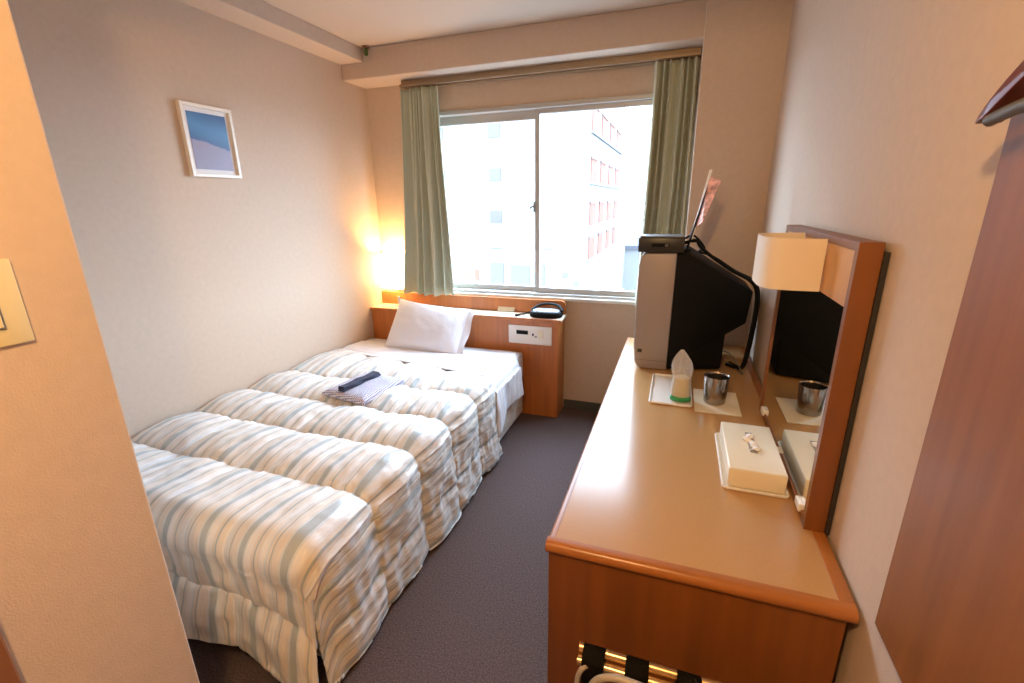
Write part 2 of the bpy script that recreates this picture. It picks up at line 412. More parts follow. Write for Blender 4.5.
def puff(s, t):
    u, i = frac([-.60, -.20, .315, .63, .925, 1.235, 1.60], t); i -= 1
    jt = .012*noise.noise(Vector((s*3, i*7.1, 0)))
    u = min(1, max(0, u+jt))
    v, k = frac(SEAM_S, s)
    a = max(0, math.sin(PI*u))**.5
    bb = max(0, math.sin(PI*v))**.5
    su = 1-a; 
    on_side = s > Wt+.02
    wgt = .62 if (on_side) else (.44+.5*su**.5)
    
    A = .046-.014*min(1, max(0, -t/.1+.3))
    if on_side: A = .024
    h = A*a*(1-wgt*(1-bb))
    # puckers perpendicular to the cross seams
    near = math.exp(-min(u, 1-u)*5)
    h += .012*near*noise.noise(Vector((s*34, t*5, i*3.3)))*min(1, (a*3))
    nearv = math.exp(-min(v, 1-v)*6)
    if on_side: h += .010*nearv*noise.noise(Vector((s*7, t*30, 4.4)))*min(1, max(0, t)*8)
    h += .006*noise.noise(Vector((s*7, t*9, 2))) + .0045*noise.noise(Vector((s*20, t*12, 9))) + .0025*noise.noise(Vector((s*46, t*22, 11)))
    if on_side or t < -.05: h += .008*noise.noise(Vector((s*12, t*16, 5)))*min(1, (s-Wt)*6 if on_side else 1)
    return h
def rt_(s, t):
    if t <= 1.235: return t
    te = 1.71-.20*min(1, s/Wt)
    return 1.235+(t-1.235)*(te-1.235)/(1.6-1.235)
def qpt(s, t):
    p = base(s, rt_(s, t)); e = .004; t0_ = t; 
    n_ = (base(s+e, t)-base(s-e if s > e else s, t)).cross(base(s, t+e)-base(s, t-e)).normalized()
    if n_.z < -.05 : n_ = -n_
    q = p+n_*(puff(s, t)+.004)
    # sway of hems
    if s > Wt+.1:
        k_ = (s-Wt-.1)/.35
        q.x += k_*(.008*math.sin(t*9)+.010*noise.noise(Vector((t*6, 0, 1))))
    if s > Wt+.04 and t < .10: q.x -= .016*(1-max(t, 0)/.10)
    if t < -.1:
        q.y -= (-t-.1)*.06*(1+math.sin(s*11))
        if s > Wt-.12: w2 = min(1.3, (s-Wt+.12)/.12)*min(1, (-t-.1)*3.2); q.y -= .02*w2; q.x += .032*w2; q.z -= .022*w2
    if t < -.03: q.z += .085*min(1, -t*2.2)*min(1, max(0, (-1.0-q.x)/.5))
    q.z = max(q.z, .03 if s > Wt-.1 else .05)
    q.x = max(q.x, XL+.004)
    return q
bm = B()
TL = 1.60; SMAX = Wt+.02+side_drop; TMIN = -.412
NU, NV = 300, 330
def sm(u): return u*SMAX
def tm(v): return TMIN+v*(TL-TMIN)
grid(bm, lambda u, v: qpt(sm(u), tm(v)), NU, NV, lambda u, v: (sm(u), tm(v)), skip=lambda u, v: (sm(u) > Wt+.034 and tm(v) < -.034))
q = obj('quilt', bm, QUILT, None, True)
for p_ in q.data.polygons: p_.use_smooth = True
md = q.modifiers.new('thick', 'SOLIDIFY'); md.thickness = .008; md.offset = -1
tag(q, 'pale striped satin quilt with puffed squares covering the bed', 'quilt')

# ---- top sheet turned down over the head end, falling over the side
def shp(s, t):   # s across, t from foot side (0) to head side (1)
    L = R_*PI/2
    y = 2.50 - .17*min(1, s/Wt) + t*(.30+.16*min(1, s/Wt))
    lim = Wt-R_+.005
    if s <= lim: x, z = SX0+s, .497+.012*math.sin(PI*min(1, t*1.15))*0.6
    elif s <= lim+L:
        th = (s-lim)/R_; x = SX0+lim+R_*math.sin(th); z = .497-R_*(1-math.cos(th))
    else:
        d_ = s-lim-L; x = SX0+lim+R_+.012+.02*math.sin(t*7+1)*min(1, d_*5)+.02*d_; z = .497-R_-d_
        y += d_*(-.12+.05*t)
    w_ = .004*noise.noise(Vector((s*9, t*5, 1)))+.003*noise.noise(Vector((s*3, t*16, 3)))
    return Vector((max(x, XL+.006)+(w_*2 if s > lim+L else 0), y, z+.006+(w_ if s <= lim+L else 0) + (.022*math.exp(-((t-.02)/.10)**2) if s < lim else 0)))
bm = B()
def ss(u, v): return u*(Wt-R_+.005+R_*PI/2+.235-.05*v + .035*(1-v)**3)
grid(bm, lambda u, v: shp(ss(u, v), v), 150, 50)
o = obj('top_sheet', bm, SHEET, None, True); md = o.modifiers.new('thick', 'SOLIDIFY'); md.thickness = .006; md.offset = 1
tag(o, 'plain white sheet folded back above the quilt and hanging over the bed side', 'sheet')

# ---- fitted sheet seen at the very head
bm = B()
def fit(u, v):
    x0, x1 = SX0, -.975
    y = 2.72+v*.232; k = u*1.25
    L = 1.28
    s = u*(L+.12)
    top = x1-x0-.04
    if s <= top: x, z = x0+s, .492
    elif s < top+.063:
        th = (s-top)/.04; x = x0+top+.04*math.sin(th); z = .492-.04*(1-math.cos(th))
    else: x = x1+.001; z = .452-(s-top-.063)
    if v > .85:
        z -= .035*((v-.85)/.15)**2 if s <= top+.02 else 0
    return Vector((x+.003, y, z+.002+.002*noise.noise(Vector((x*8, y*9, 0)))))
grid(bm, fit, 120, 20)
o = obj('fitted_sheet', bm, SHEET, bed, True); md = o.modifiers.new('thick', 'SOLIDIFY'); md.thickness = .002; md.offset = 1

# ---- pillow
bm = B()
def pil(u, v, sgn):
    a = (u*2-1); b_ = (v*2-1)
    w_ = max(0, (1-abs(a)**2.6)*(1-abs(b_)**2.3))
    hx = .305*a*(1-.05*(1-abs(b_)**2)*abs(a)**4) ; hy = .205*b_*(1-.09*(1-abs(a)**2)*abs(b_)**4)
    th = .088*w_**.62
    hy *= 1-.10*(a+1)/2
    th += .007*w_*noise.noise(Vector((a*1.6, b_*1.9, 1.3)))+.003*w_*noise.noise(Vector((a*4+b_*3, b_*2-a*2, 2)))
    # corner pinch folds
    th += .006*w_*math.sin((abs(a)+abs(b_))*16)*max(0, abs(a)+abs(b_)-1.1)
    return Vector((hx, hy, sgn*th))
grid(bm, lambda u, v: pil(u, v, 1), 60, 40); grid(bm, lambda u, v: pil(1-u, v, -1), 60, 40)
# right-hand flap of the pillow case
grid(bm, lambda u, v: Vector((.292+.05*u, (.170-.02*u)*(2*v-1), .012*math.sin(v*9)*u+.004)), 6, 24)
Mx = Matrix.Translation((-1.655, 2.83, .640)) @ Matrix.Rotation(math.radians(-2), 4, 'Z') @ Matrix.Rotation(math.radians(54), 4, 'X') @ Matrix.Rotation(math.radians(-2.5), 4, 'Z')
bmesh.ops.transform(bm, matrix=Mx, verts=bm.verts)
o = obj('pillow', bm, SHEET, None, True); tag(o, 'white pillow leaning against the wooden headboard', 'pillow')

# ---- folded robe and sash
Q = [Vector((-1.715, 1.80)), Vector((-1.41, 1.745)), Vector((-1.385, 2.10)), Vector((-1.675, 2.13))]
def robe_fn(z0, ins):
    def f(u, v):
        p = (Q[0]*(1-u)+Q[1]*u)*(1-v)+(Q[3]*(1-u)+Q[2]*u)*v
        c = (Q[0]+Q[1]+Q[2]+Q[3])/4; p = c+(p-c)*(1-ins)
        ed = min(u, 1-u, v, 1-v)
        return Vector((p.x, p.y, z0-(.022*math.exp(-ed*16))+.003*noise.noise(Vector((u*4, v*4, z0*90)))))
    return f
robe = thing('folded_robe', 'folded white cotton robe with tiny navy pattern lying on the quilt', 'robe', (-1.55, 1.94, .553))
for k in range(2):
    bm = B(); grid(bm, robe_fn(.566+.006*k, .02*k), 30, 30)
    o = obj('fold', bm, ROBE, robe, True); md = o.modifiers.new('thick', 'SOLIDIFY'); md.thickness = .006; md.offset = -1
# sash: folded flat roll
sash_o = thing('robe_sash', 'dark navy folded sash lying on the folded robe', 'sash', (-1.565, 1.94, .583))
A_, B_ = Vector((-1.585, 1.80)), Vector((-1.545, 2.07))
d_ = (B_-A_); L_ = d_.length; d_.normalize(); n_ = Vector((-d_.y, d_.x))
for k in range(3):
    bm = B()
    prof = [(.021, 0), (.023, .0035), (.021, .007), (-.021, .007), (-.023, .0035), (-.021, 0)]
    NS = 14
    rings = []
    for i in range(NS+1):
        a = i/NS*L_*(1-.04*k)+.005*k
        c = A_+d_*a+n_*(.004*math.sin(i*.9+k))
        rings.append([bm.verts.new((c.x+n_.x*w_, c.y+n_.y*w_, min(.574, .574)+.0072*k+h_+.001*math.sin(i*1.7+k))) for w_, h_ in prof])
    for a, b2 in zip(rings, rings[1:]):
        for i in range(6): bm.faces.new((a[i], a[(i+1) % 6], b2[(i+1) % 6], b2[i]))
    bm.faces.new(rings[0][::-1]); bm.faces.new(rings[-1])
    bmesh.ops.recalc_face_normals(bm, faces=bm.faces)
    obj('fold', bm, NAVY, sash_o, True)

# ------------------------------------------------------------ lamps
def dshade(bm, c, half, depth, axis, z0, z1, th=.004, n=44, pw=4.2):
    """open D-plan shade; axis 'x-': wall plane at c.x, bulging toward -x; 'y-': toward -y"""
    def P(k, o, z):
        a = -PI/2+PI*k/n
        ca, sa = math.cos(a), math.sin(a)
        ex = (depth+o)*abs(ca)**(2/pw); ey = (half+o)*abs(sa)**(2/pw)*(1 if sa > 0 else -1)
        if axis == 'x-': return (c[0]-ex, c[1]+ey, z)
        return (c[0]+ey, c[1]-ex, z)
    R4 = []
    for o, z in ((0, z0), (0, z1), (-th, z1), (-th, z0)):
        R4.append([bm.verts.new(P(k, o, z)) for k in range(n+1)])
    for i in range(4):
        a, b2 = R4[i], R4[(i+1) % 4]
        for k in range(n): bm.faces.new((a[k], a[k+1], b2[k+1], b2[k]))
    for k in (0, n): bm.faces.new([R4[i][k] for i in range(4)])
    bmesh.ops.recalc_face_normals(bm, faces=bm.faces)
    return bm
bl = thing('bedside_lamp', 'glowing wall lamp with white shade above the pillow corner', 'lamp', (-2.06, 3.12, .80))
obj('lamp_shade', dshade(B(), (-2.075, YB-.008), .115, .135, 'y-', .875, 1.13), LIT, bl, True)
bm = B(); box(bm, -2.11, -2.03, YB-.031, YB-.002, .84, .98, .004); tube(bm, [(-2.07, YB-.03, .93), (-2.07, YB-.075, .93), (-2.07, YB-.075, .96)], .008)
obj('bracket', bm, CREAMP, bl)
bm = B(); lathe(bm, [(0, 0), (.016, .004), (.024, .03), (.028, .05), (.02, .075), (0, .085)], (-2.07, YB-.075, .955), 20, cap0=False, cap1=False)
BULB = mat('bulb_glow', (1, .9, .7), .4, emis=(1, .72, .36, 60))
obj('bulb', bm, BULB, bl, True)
bm = B(); box(bm, -2.005, -1.985, 3.02, 3.035, .733, .80, .004); lathe(bm, [(.0, 0), (.012, 0), (.012, .018), (0, .018)], (-1.995, 3.027, .80), 14, cap0=False, cap1=False)
box(bm, -2.03, -1.96, 3.0, 3.055, .7325, .740, .003)
o = obj('lamp_switch_stand', bm, CHROME); tag(o, 'small chrome stand on the shelf behind the pillow', 'fitting')

# ------------------------------------------------------------ phone etc on the shelf
ph = thing('telephone', 'black telephone with glossy pale top on the right end of the headboard shelf', 'telephone', (-.83, 3.06, .733))
bm = B()
def sup(t, a, b2, n_=2.8):
    c, s = math.cos(t), math.sin(t)
    return a*abs(c)**(2/n_)*(1 if c > 0 else -1), b2*abs(s)**(2/n_)*(1 if s > 0 else -1)
def supring(bm, prof, c, rot=0, n=40, mi=0):
    rings = []
    for a, b2, z in prof:
        R = []
        for k in range(n):
            x, y = sup(2*PI*k/n, a, b2)
            R.append(bm.verts.new((c[0]+x*math.cos(rot)-y*math.sin(rot), c[1]+x*math.sin(rot)+y*math.cos(rot), c[2]+z)))
        rings.append(R)
    for a, b2 in zip(rings, rings[1:]):
        for k in range(n): bm.faces.new((a[k], a[(k+1) % n], b2[(k+1) % n], b2[k]))
    bm.faces.new(rings[0][::-1]); bm.faces.new(rings[-1])
supring(bm, [(.106, .066, 0), (.114, .073, .006), (.114, .073, .022), (.108, .066, .036), (.098, .058, .040)], (-.825, 3.045, .7335), .05)
obj('phone_body', bm, BLACKP, ph, True)
GLOSS = mat('phone_face', (.45, .54, .62), .12, coat=.6, var=((60, 25, 10), .5))
bm = B(); supring(bm, [(.094, .056, 0), (.09, .052, .006), (.07, .036, .010)], (-.825, 3.045, .7735), .05); obj('phone_face', bm, GLOSS, ph, True)
bm = B(); tube(bm, spline([(-.935, 3.06, .770), (-.895, 3.09, .798), (-.825, 3.10, .812), (-.75, 3.085, .804), (-.712, 3.05, .775)], 8), .012, 12, flat=.6)
obj('handset', bm, BLACKP, ph, True)
bm = B(); pts = []
path = spline([(-.945, 3.06, .748), (-.985, 3.02, .745), (-1.02, 2.985, .742), (-1.03, 2.992, .742)], 30)
for i, p in enumerate(path):
    a = i*1.1; pts.append(p+Vector((.006*math.cos(a), .006*math.cos(a), .006*math.sin(a))))
tube(bm, pts, .0032, 6); obj('coiled_cord', bm, BLACKP, ph, True)
bm = B(); prism(bm, [(3.105, .7335), (3.145, .7335), (3.138, .765), (3.128, .768)], 'x', -1.215, -1.085, .002)
o = obj('card_stand', bm, CREAMP); tag(o, 'small cream card holder lying on the headboard shelf left of the telephone', 'card holder')

# ------------------------------------------------------------ curtains and rail
def curtain(name, xt0, xt1, xb0, xb1, zt, zb, y0, folds, label, seed):
    bm = B()
    def f(u, v):
        # v 0 top, 1 bottom
        a = xt0+(xt1-xt0)*u; b2 = xb0+(xb1-xb0)*u
        x = a+(b2-a)*(v**1.25)
        k = 2*PI*folds*(u+.035*math.sin(u*13+seed)+.012*math.sin(v*5+seed))
        amp = .038*(.55+.45*v)*(1+.35*math.sin(u*9+seed*2))
        y = y0-amp*math.sin(k)-.01*math.sin(2*k+v*3)
        x += .010*math.cos(k)*(.5+v*.5)
        z = zt+(zb-zt)*v+.006*math.sin(u*9)*(v > .97)
        return Vector((x, min(y, YB-.035), z))
    grid(bm, f, 220, 60)
    o = obj(name, bm, CURTAIN, None, True); md = o.modifiers.new('thick', 'SOLIDIFY'); md.thickness = .003
    tag(o, label, 'curtain', None)
    # pleat tape hooks
    return o
curtain('curtain', -1.855, -1.585, -1.95, -1.545, 2.245, .835, 3.07, 5, 'sage green curtain bunched at the left side of the window', 1.0)
curtain('curtain', -.205, .032, -.238, .034, 2.245, .835, 3.07, 5.5, 'sage green curtain bunched at the right side of the window behind the television', 3.0)
cr_ = thing('curtain_rail', 'long bronze curtain rail under the beam above the window', 'curtain rail', (-.9, 3.07, 2.25))
obj('rail', box(B(), -1.862, .036, 3.045, 3.068, 2.252, 2.272, .003), RAIL, cr_)
obj('rail', box(B(), -1.862, .036, 3.105, 3.128, 2.252, 2.272, .003), RAIL, cr_)
obj('mounting_strip', box(B(), -1.862, .036, 3.07, 3.10, 2.275, 2.2975, .002), RAIL, cr_)
for x_ in (-1.7, -1.2, -.7, -.2):
    obj('bracket', box(B(), x_-.01, x_+.01, 3.04, 3.13, 2.268, 2.2765), RAIL, cr_)

# ------------------------------------------------------------ picture
pc = thing('framed_picture', 'small white framed blue and mauve print hanging on the left wall', 'picture', (XL+.01, 1.845, 1.635))
bm = B(); y0, y1, z0, z1 = 1.702, 1.974, 1.640, 1.968; x0, x1 = XL+.001, XL+.026
t_ = .016
box(bm, x0, x1, y0, y0+t_, z0, z1, .002); box(bm, x0, x1, y1-t_, y1, z0, z1, .002)
box(bm, x0, x1, y0+t_, y1-t_, z0, z0+t_, .002); box(bm, x0, x1, y0+t_, y1-t_, z1-t_, z1, .002)
obj('frame', bm, mat('picture_frame_white', (.80, .72, .62), .35), pc)
mt = obj('mount', box(B(), x0+.002, x0+.010, y0+t_-.002, y1-t_+.002, z0+t_-.002, z1-t_+.002), mat('picture_mount', (.74, .68, .66), .5), pc)
obj('print', box(B(), x0+.0105, x0+.012, y0+.034, y1-.034, z0+.036, z1-.036), ART, pc)

# ------------------------------------------------------------ ceiling corner sensor
sn = thing('sprinkler_head', 'small green sprinkler fitting at the ceiling corner above the left wall', 'fitting', (-2.0, 2.885, 2.44))
bm = B(); lathe(bm, [(.0, 0), (.022, 0), (.024, .006), (.0, .008)], (-2.0, 2.90, H-.0082), 18, cap0=False, cap1=False); obj('flange', bm, DOORW, sn, True)
bm = B(); lathe(bm, [(.0, 0), (.010, .002), (.013, .02), (.009, .045), (0, .046)], (-2.0, 2.90, H-.056), 14, cap0=False, cap1=False); obj('nozzle', bm, GREENP, sn, True)

# ------------------------------------------------------------ desk
ZD = .687; DX0, DX1, DY0, DY1 = -.250, .410, .925, 2.828
dk = thing('writing_desk', 'long wooden desk with tan laminate top along the right wall', 'desk', (.08, 1.88, 0))
obj('desk_top', box(B(), DX0+.018, DX1-.028, DY0+.030, DY1, ZD-.028, ZD, .001), LAMINATE, dk)
def bull(x0, x1, z0, z1, n=10):
    r = (z1-z0)/2; pts = [(x1, z0), (x1, z1)]
    return pts, r
bm = B(); r = .0155; c = ZD-r
pts = [(DY0+.030, ZD+.0008), (DY0+r, ZD+.0008)]+[(DY0+r-r*math.sin(a*PI/10), c+(r+.0008)*math.cos(a*PI/10)) for a in range(1, 10)]+[(DY0+r, c-r), (DY0+.030, c-r)]
prism(bm, pts, 'x', DX0, DX1)
o = obj('front_edge', bm, CHERRYX, dk, True)
pts = [(DX0+.018, ZD+.0008), (DX0+.010, ZD+.0008)]+[(DX0+.010-.010*math.sin(a*PI/10), c+(r+.0008)*math.cos(a*PI/10)) for a in range(1, 10)]+[(DX0+.010, c-r), (DX0+.018, c-r)]
bm = B(); prism(bm, pts, 'y', DY0+.030, DY1); obj('side_edge', bm, CHERRYY, dk, True)
obj('wall_edge', box(B(), DX1-.028, DX1, DY0+.030, DY1, ZD-.030, ZD+.001, .001), CHERRYY, dk)
obj('end_panel', box(B(), DX0+.005, DX1-.012, DY0+.016, DY0+.040, 0, ZD-.031, .001), CHERRY, dk)
obj('end_panel', box(B(), DX0+.02, DX1-.012, DY1-.024, DY1, 0, ZD-.029, .001), CHERRY, dk)
obj('back_panel', box(B(), DX1-.04, DX1-.025, DY0+.041, DY1-.025, .2, ZD-.031, .001), CHERRY, dk)
for k in range(3):
    dr = obj('drawer', box(B(), DX0+.02, DX1-.05, DY0+.05, DY0+.42, .06+.2*k, .25+.2*k, .002), CHERRY, dk)
    obj('drawer_handle', box(B(), DX0+.008, DX0+.02, DY0+.18, DY0+.29, .15+.2*k, .165+.2*k, .002), BRASS, dr)

# ------------------------------------------------------------ mirror
MX0, MX1, MY0, MY1, MZ1 = .362, .408, 1.180, 1.935, 1.408
mr = thing('wall_mirror', 'wood framed dressing mirror standing on the desk against the wall', 'mirror', (.38, 1.55, ZD))
bm = B()
box(bm, MX0, MX1, MY0, MY0+.022, ZD+.002, MZ1, .001); box(bm, MX0, MX1, MY1-.022, MY1, ZD+.002, MZ1, .001)
box(bm, MX0+.001, MX1, MY0+.022, MY1-.022, MZ1-.02, MZ1-.0005, .001); box(bm, MX0+.001, MX1, MY0+.022, MY1-.022, ZD+.002, ZD+.026, .001)
obj('frame', bm, CHERRY, mr)
obj('top_panel', box(B(), MX0+.003, MX0+.02, MY0+.022, MY1-.022, 1.262, MZ1-.02), PALEW, mr)
obj('mirror_glass', box(B(), MX0+.005, MX0+.012, MY0+.022, MY1-.022, ZD+.026, 1.262), MIRROR, mr)
obj('backing', box(B(), MX1, XR-.002, MY0-.006, MY1-.02, ZD+.004, MZ1-.02), DARKBACK, mr)
for y_ in (1.25, 1.85):
    obj('clip', box(B(), MX0-.006, MX0+.006, y_-.022, y_+.022, ZD+.018, ZD+.042, .004), WHITEP, mr)
obj('clip', box(B(), MX0-.006, MX0+.006, 1.53, 1.57, ZD+.018, ZD+.030, .004), WHITEP, mr)
dl = thing('mirror_lamp', 'unlit cream half round shade lamp fixed to the mirror frame', 'lamp', (.36, 1.52, 1.26))
obj('lamp_shade', dshade(B(), (MX0-.001, 1.525), .122, .138, 'x-', 1.262, 1.398), SHADE, dl, True)
obj('bracket', (lambda bm: (box(bm, MX0-.012, MX0-.0005, 1.49, 1.56, 1.29, 1.36, .003), tube(bm, [(MX0-.01, 1.525, 1.32), (MX0-.06, 1.525, 1.32)], .009), tube(bm, [(MX0-.06, 1.525, 1.31), (MX0-.06, 1.525, 1.345)], .014), bm)[-1])(B()), BRASS, dl)
bm = B(); lathe(bm, [(0, 0), (.014, .0), (.022, .02), (.018, .038), (0, .045)], (MX0-.06, 1.525, 1.345), 18, cap0=False, cap1=False); obj('bulb', bm, TISSUE, dl, True)

# ------------------------------------------------------------ television
tv = thing('television', 'bulky tube television with silver front and black back standing on the desk', 'television', (.05, 2.5, ZD))
TY0, TY1 = 2.285, 2.745
bm = B()
pr = [(-.140, .690), (-.158, .72), (-.166, .80), (-.168, 1.0), (-.166, 1.20), (-.158, 1.245), (-.14, 1.258), (.002, 1.262), (-.004, .690)]
prism(bm, pr, 'y', TY0, TY1, .006); fb = obj('front_case', bm, SILVER, tv, True)
bm = B()
grid(bm, lambda u, v: Vector((-.1695-.006*(1-(2*u-1)**2)*(1-(2*v-1)**2), TY0+.05+u*(TY1-TY0-.10), .80+v*.40)), 14, 14)
o = obj('screen', bm, CRT, tv, True)
obj('badge', box(B(), -.148, -.126, TY0-.002, TY0+.001, .772, .790, .001), BOXP, fb)
obj('seam_line', box(B(), -.162, -.002, TY0-.0005, TY0+.002, .733, .735), GREYP, fb)
# back housing: loft from front outline to smaller rear outline
bm = B()
prof = [(-.004, .692), (0.245, .700), (.252, .893), (.335, .928), (.350, 1.085), (.055, 1.262), (.0, 1.258)]
def yoff(x): return max(0, (x-.05))*.28
A = [bm.verts.new((x, TY0+.008+yoff(x), z)) for x, z in prof]; D = [bm.verts.new((x, TY1-.008-yoff(x), z)) for x, z in prof]
bm.faces.new(A[::-1]); bm.faces.new(D)
for i in range(len(prof)): bm.faces.new((A[i], A[(i+1) % 7], D[(i+1) % 7], D[i]))
bmesh.ops.triangulate(bm, faces=[f for f in bm.faces if len(f.verts) > 4]); bmesh.ops.recalc_face_normals(bm, faces=bm.faces)
bmesh.ops.dissolve_limit(bm, angle_limit=.02, verts=bm.verts, edges=bm.edges)
bmesh.ops.bevel(bm, geom=bm.edges[:], offset=.008, segments=2, profile=.5, affect='EDGES', clamp_overlap=True)
obj('back_case', bm, BLACKP, tv, True)
# timer box on top
tb = thing('pay_timer_box', 'flat black control box lying on top of the television', 'box', (-.06, 2.37, 1.263))
ZB = 1.2635
obj('box_body', box(B(), -.176, .030, 2.295, 2.46, ZB, ZB+.068, .005), BOXP, tb, True)
obj('top_plate', box(B(), -.170, .024, 2.30, 2.455, ZB+.0682, ZB+.074, .002), GREYP, tb)
obj('slot', box(B(), -.115, -.035, 2.2925, 2.2955, ZB+.026, ZB+.042, .001), BLACKP, tb)
obj('button', box(B(), -.055, -.040, 2.291, 2.294, ZB+.028, ZB+.040, .002), GREYP, tb)
# card in a holder leaning at the right of the box
ch = thing('card_holder', 'dark upright clip holding a reddish card on the television', 'card holder', (.045, 2.38, 1.262))
bm = B(); tube(bm, [(.042, 2.375, 1.268), (.062, 2.375, 1.36), (.088, 2.365, 1.47), (.105, 2.36, 1.55)], [.014, .012, .009, .004], 8, flat=.4)
box(bm, .030, .062, 2.36, 2.395, 1.2645, 1.275, .003)
obj('clip', bm, BLACKP, ch, True)
bm = B(); q4 = [(.068, 2.395, 1.42), (.155, 2.38, 1.50), (.174, 2.36, 1.59), (.108, 2.372, 1.63)]
def quad(bm, q4, th):
    a = [Vector(p) for p in q4]; nn = (a[1]-a[0]).cross(a[3]-a[0]).normalized()*th
    v0 = [bm.verts.new(p) for p in a]; v1 = [bm.verts.new(p+nn) for p in a]
    bm.faces.new(v0); bm.faces.new(v1[::-1])
    for i in range(4): bm.faces.new((v0[i], v1[i], v1[(i+1) % 4], v0[(i+1) % 4]))
    bmesh.ops.recalc_face_normals(bm, faces=bm.faces)
quad(bm, [(.060, 2.40, 1.36), (.098, 2.31, 1.40), (.158, 2.33, 1.575), (.108, 2.39, 1.60)], .002)
obj('card', bm, PAPER, ch)
bm = B(); quad(bm, [(.052, 2.385, 1.30), (.060, 2.37, 1.30), (.119, 2.375, 1.625), (.109, 2.38, 1.625)], .002)
obj('leaflet', bm, TISSUE, ch)
# cables
bm = B(); tube(bm, spline([(.028, 2.40, 1.30), (.08, 2.36, 1.315), (.10, 2.35, 1.29), (.15, 2.38, 1.245), (.25, 2.42, 1.175), (.345, 2.45, 1.12), (.378, 2.45, 1.05), (.372, 2.42, .90), (.352, 2.40, .72), (.33, 2.40, .697), (.28, 2.45, .695)], 8), .008, 8)
tag(obj('power_cable', bm, BLACKP, None, True), 'thick black cable running over the back of the television to the desk', 'cable')
bm = B(); tube(bm, spline([(.028, 2.41, 1.32), (.07, 2.39, 1.335), (.12, 2.37, 1.28), (.10, 2.40, 1.262), (.17, 2.41, 1.235), (.27, 2.44, 1.17), (.36, 2.47, 1.12), (.393, 2.47, 1.04), (.385, 2.44, .88), (.365, 2.42, .72), (.34, 2.43, .694), (.30, 2.50, .6925)], 8), .0048, 8)
tag(obj('signal_cable', bm, BLACKP, None, True), 'thin black cable looping beside the thicker cable behind the television', 'cable')
bm = B(); tube(bm, spline([(.262, 2.55, .735), (.29, 2.42, .76), (.325, 2.36, .725), (.345, 2.33, .692), (.33, 2.37, .6925), (.28, 2.52, .6925)], 8), .0028, 8)
tag(obj('aerial_cable', bm, GREYP, None, True), 'thin grey cable curling on the desk behind the television', 'cable')

# ------------------------------------------------------------ desk items
# tray with wrapped glass
def rrect(hx, hy, r, n=6):
    out = []
    for cx_, cy_, a0 in ((hx-r, hy-r, 0), (-hx+r, hy-r, PI/2), (-hx+r, -hy+r, PI), (hx-r, -hy+r, 1.5*PI)):
        for k in range(n+1):
            a = a0+PI/2*k/n; out.append((cx_+r*math.cos(a), cy_+r*math.sin(a)))
    return out
def tray(bm, x0, x1, y0, y1, z, h, sl, th=.0035):
    cx_, cy_, hx, hy = (x0+x1)/2, (y0+y1)/2, (x1-x0)/2, (y1-y0)/2
    rings = []
    for e, zz in ((-.005, 0), (-.001, .002), (0, h-.002), (-.0015, h), (-.005, h), (-.007, h-.002), (-.010, .003)):
        rings.append([bm.verts.new((cx_+px_, cy_+py_, z+zz)) for px_, py_ in rrect(hx+e, hy+e, .014+e)])
    n = len(rings[0])
    for a, b2 in zip(rings, rings[1:]):
        for k in range(n): bm.faces.new((a[k], a[(k+1) % n], b2[(k+1) % n], b2[k]))
    bm.faces.new(rings[0][::-1]); bm.faces.new(rings[-1])
bm = B(); tray(bm, -.062, .110, 1.86, 2.215, ZD+.0005, .010, 0)
bmesh.ops.translate(bm, verts=bm.verts, vec=(0, 0, 0))
# the tray is shorter than it looks: clip its depth
for v in bm.verts: v.co.y = 1.86+(v.co.y-1.86)*.98
tag(obj('white_tray', bm, WHITEP, None, True), 'shallow white tray on the desk in front of the television', 'tray')
ZG = ZD+.0055
gg = thing('wrapped_glass', 'drinking glass wrapped in a clear bag with green seal on the white tray', 'glass', (.06, 1.93, ZG))
bm = B(); lathe(bm, [(.0, 0), (.040, 0), (.041, .006), (.031, .098), (.026, .102), (.0, .102)], (.062, 1.93, ZG), 32, cap0=False, cap1=False)
GLS = bpy.data.materials.new('frosted_wrap'); GLS.use_nodes = True
n, l, b = nodes(GLS); b.inputs['Base Color'].default_value = (.66, .56, .38, 1); b.inputs['Roughness'].default_value = .3; b.inputs['Transmission Weight'].default_value = .15
obj('tumbler', bm, GLS, gg, True)
bm = B()
def bag(u, v):
    a = 2*PI*u; tt = v
    r = .0445-.020*tt if tt < .45 else (.0355+.006*math.sin((tt-.45)*5))*(1-((tt-.45)/.55)**2.2*.86)
    r *= 1+.13*math.sin(a*5+tt*4)*tt+.08*math.sin(a*9+2-tt*7)*tt
    ex = 1+.35*max(0, tt-.45)
    return Vector((.062+r*ex*math.cos(a)-.008*tt*tt, 1.93+r*.75*math.sin(a), ZG+.001+.218*tt))
grid(bm, bag, 48, 26); obj('clear_bag', bm, FILM, gg, True)
bm = B()
grid(bm, lambda u, v: Vector((.062+.0465*math.cos(-PI*.5+(u-.5)*2.2), 1.93+.0465*math.sin(-PI*.5+(u-.5)*2.2), ZG+.006+.020*v)), 16, 2)
o = obj('green_seal', bm, GREEN, gg, True); md = o.modifiers.new('t', 'SOLIDIFY'); md.thickness = .001
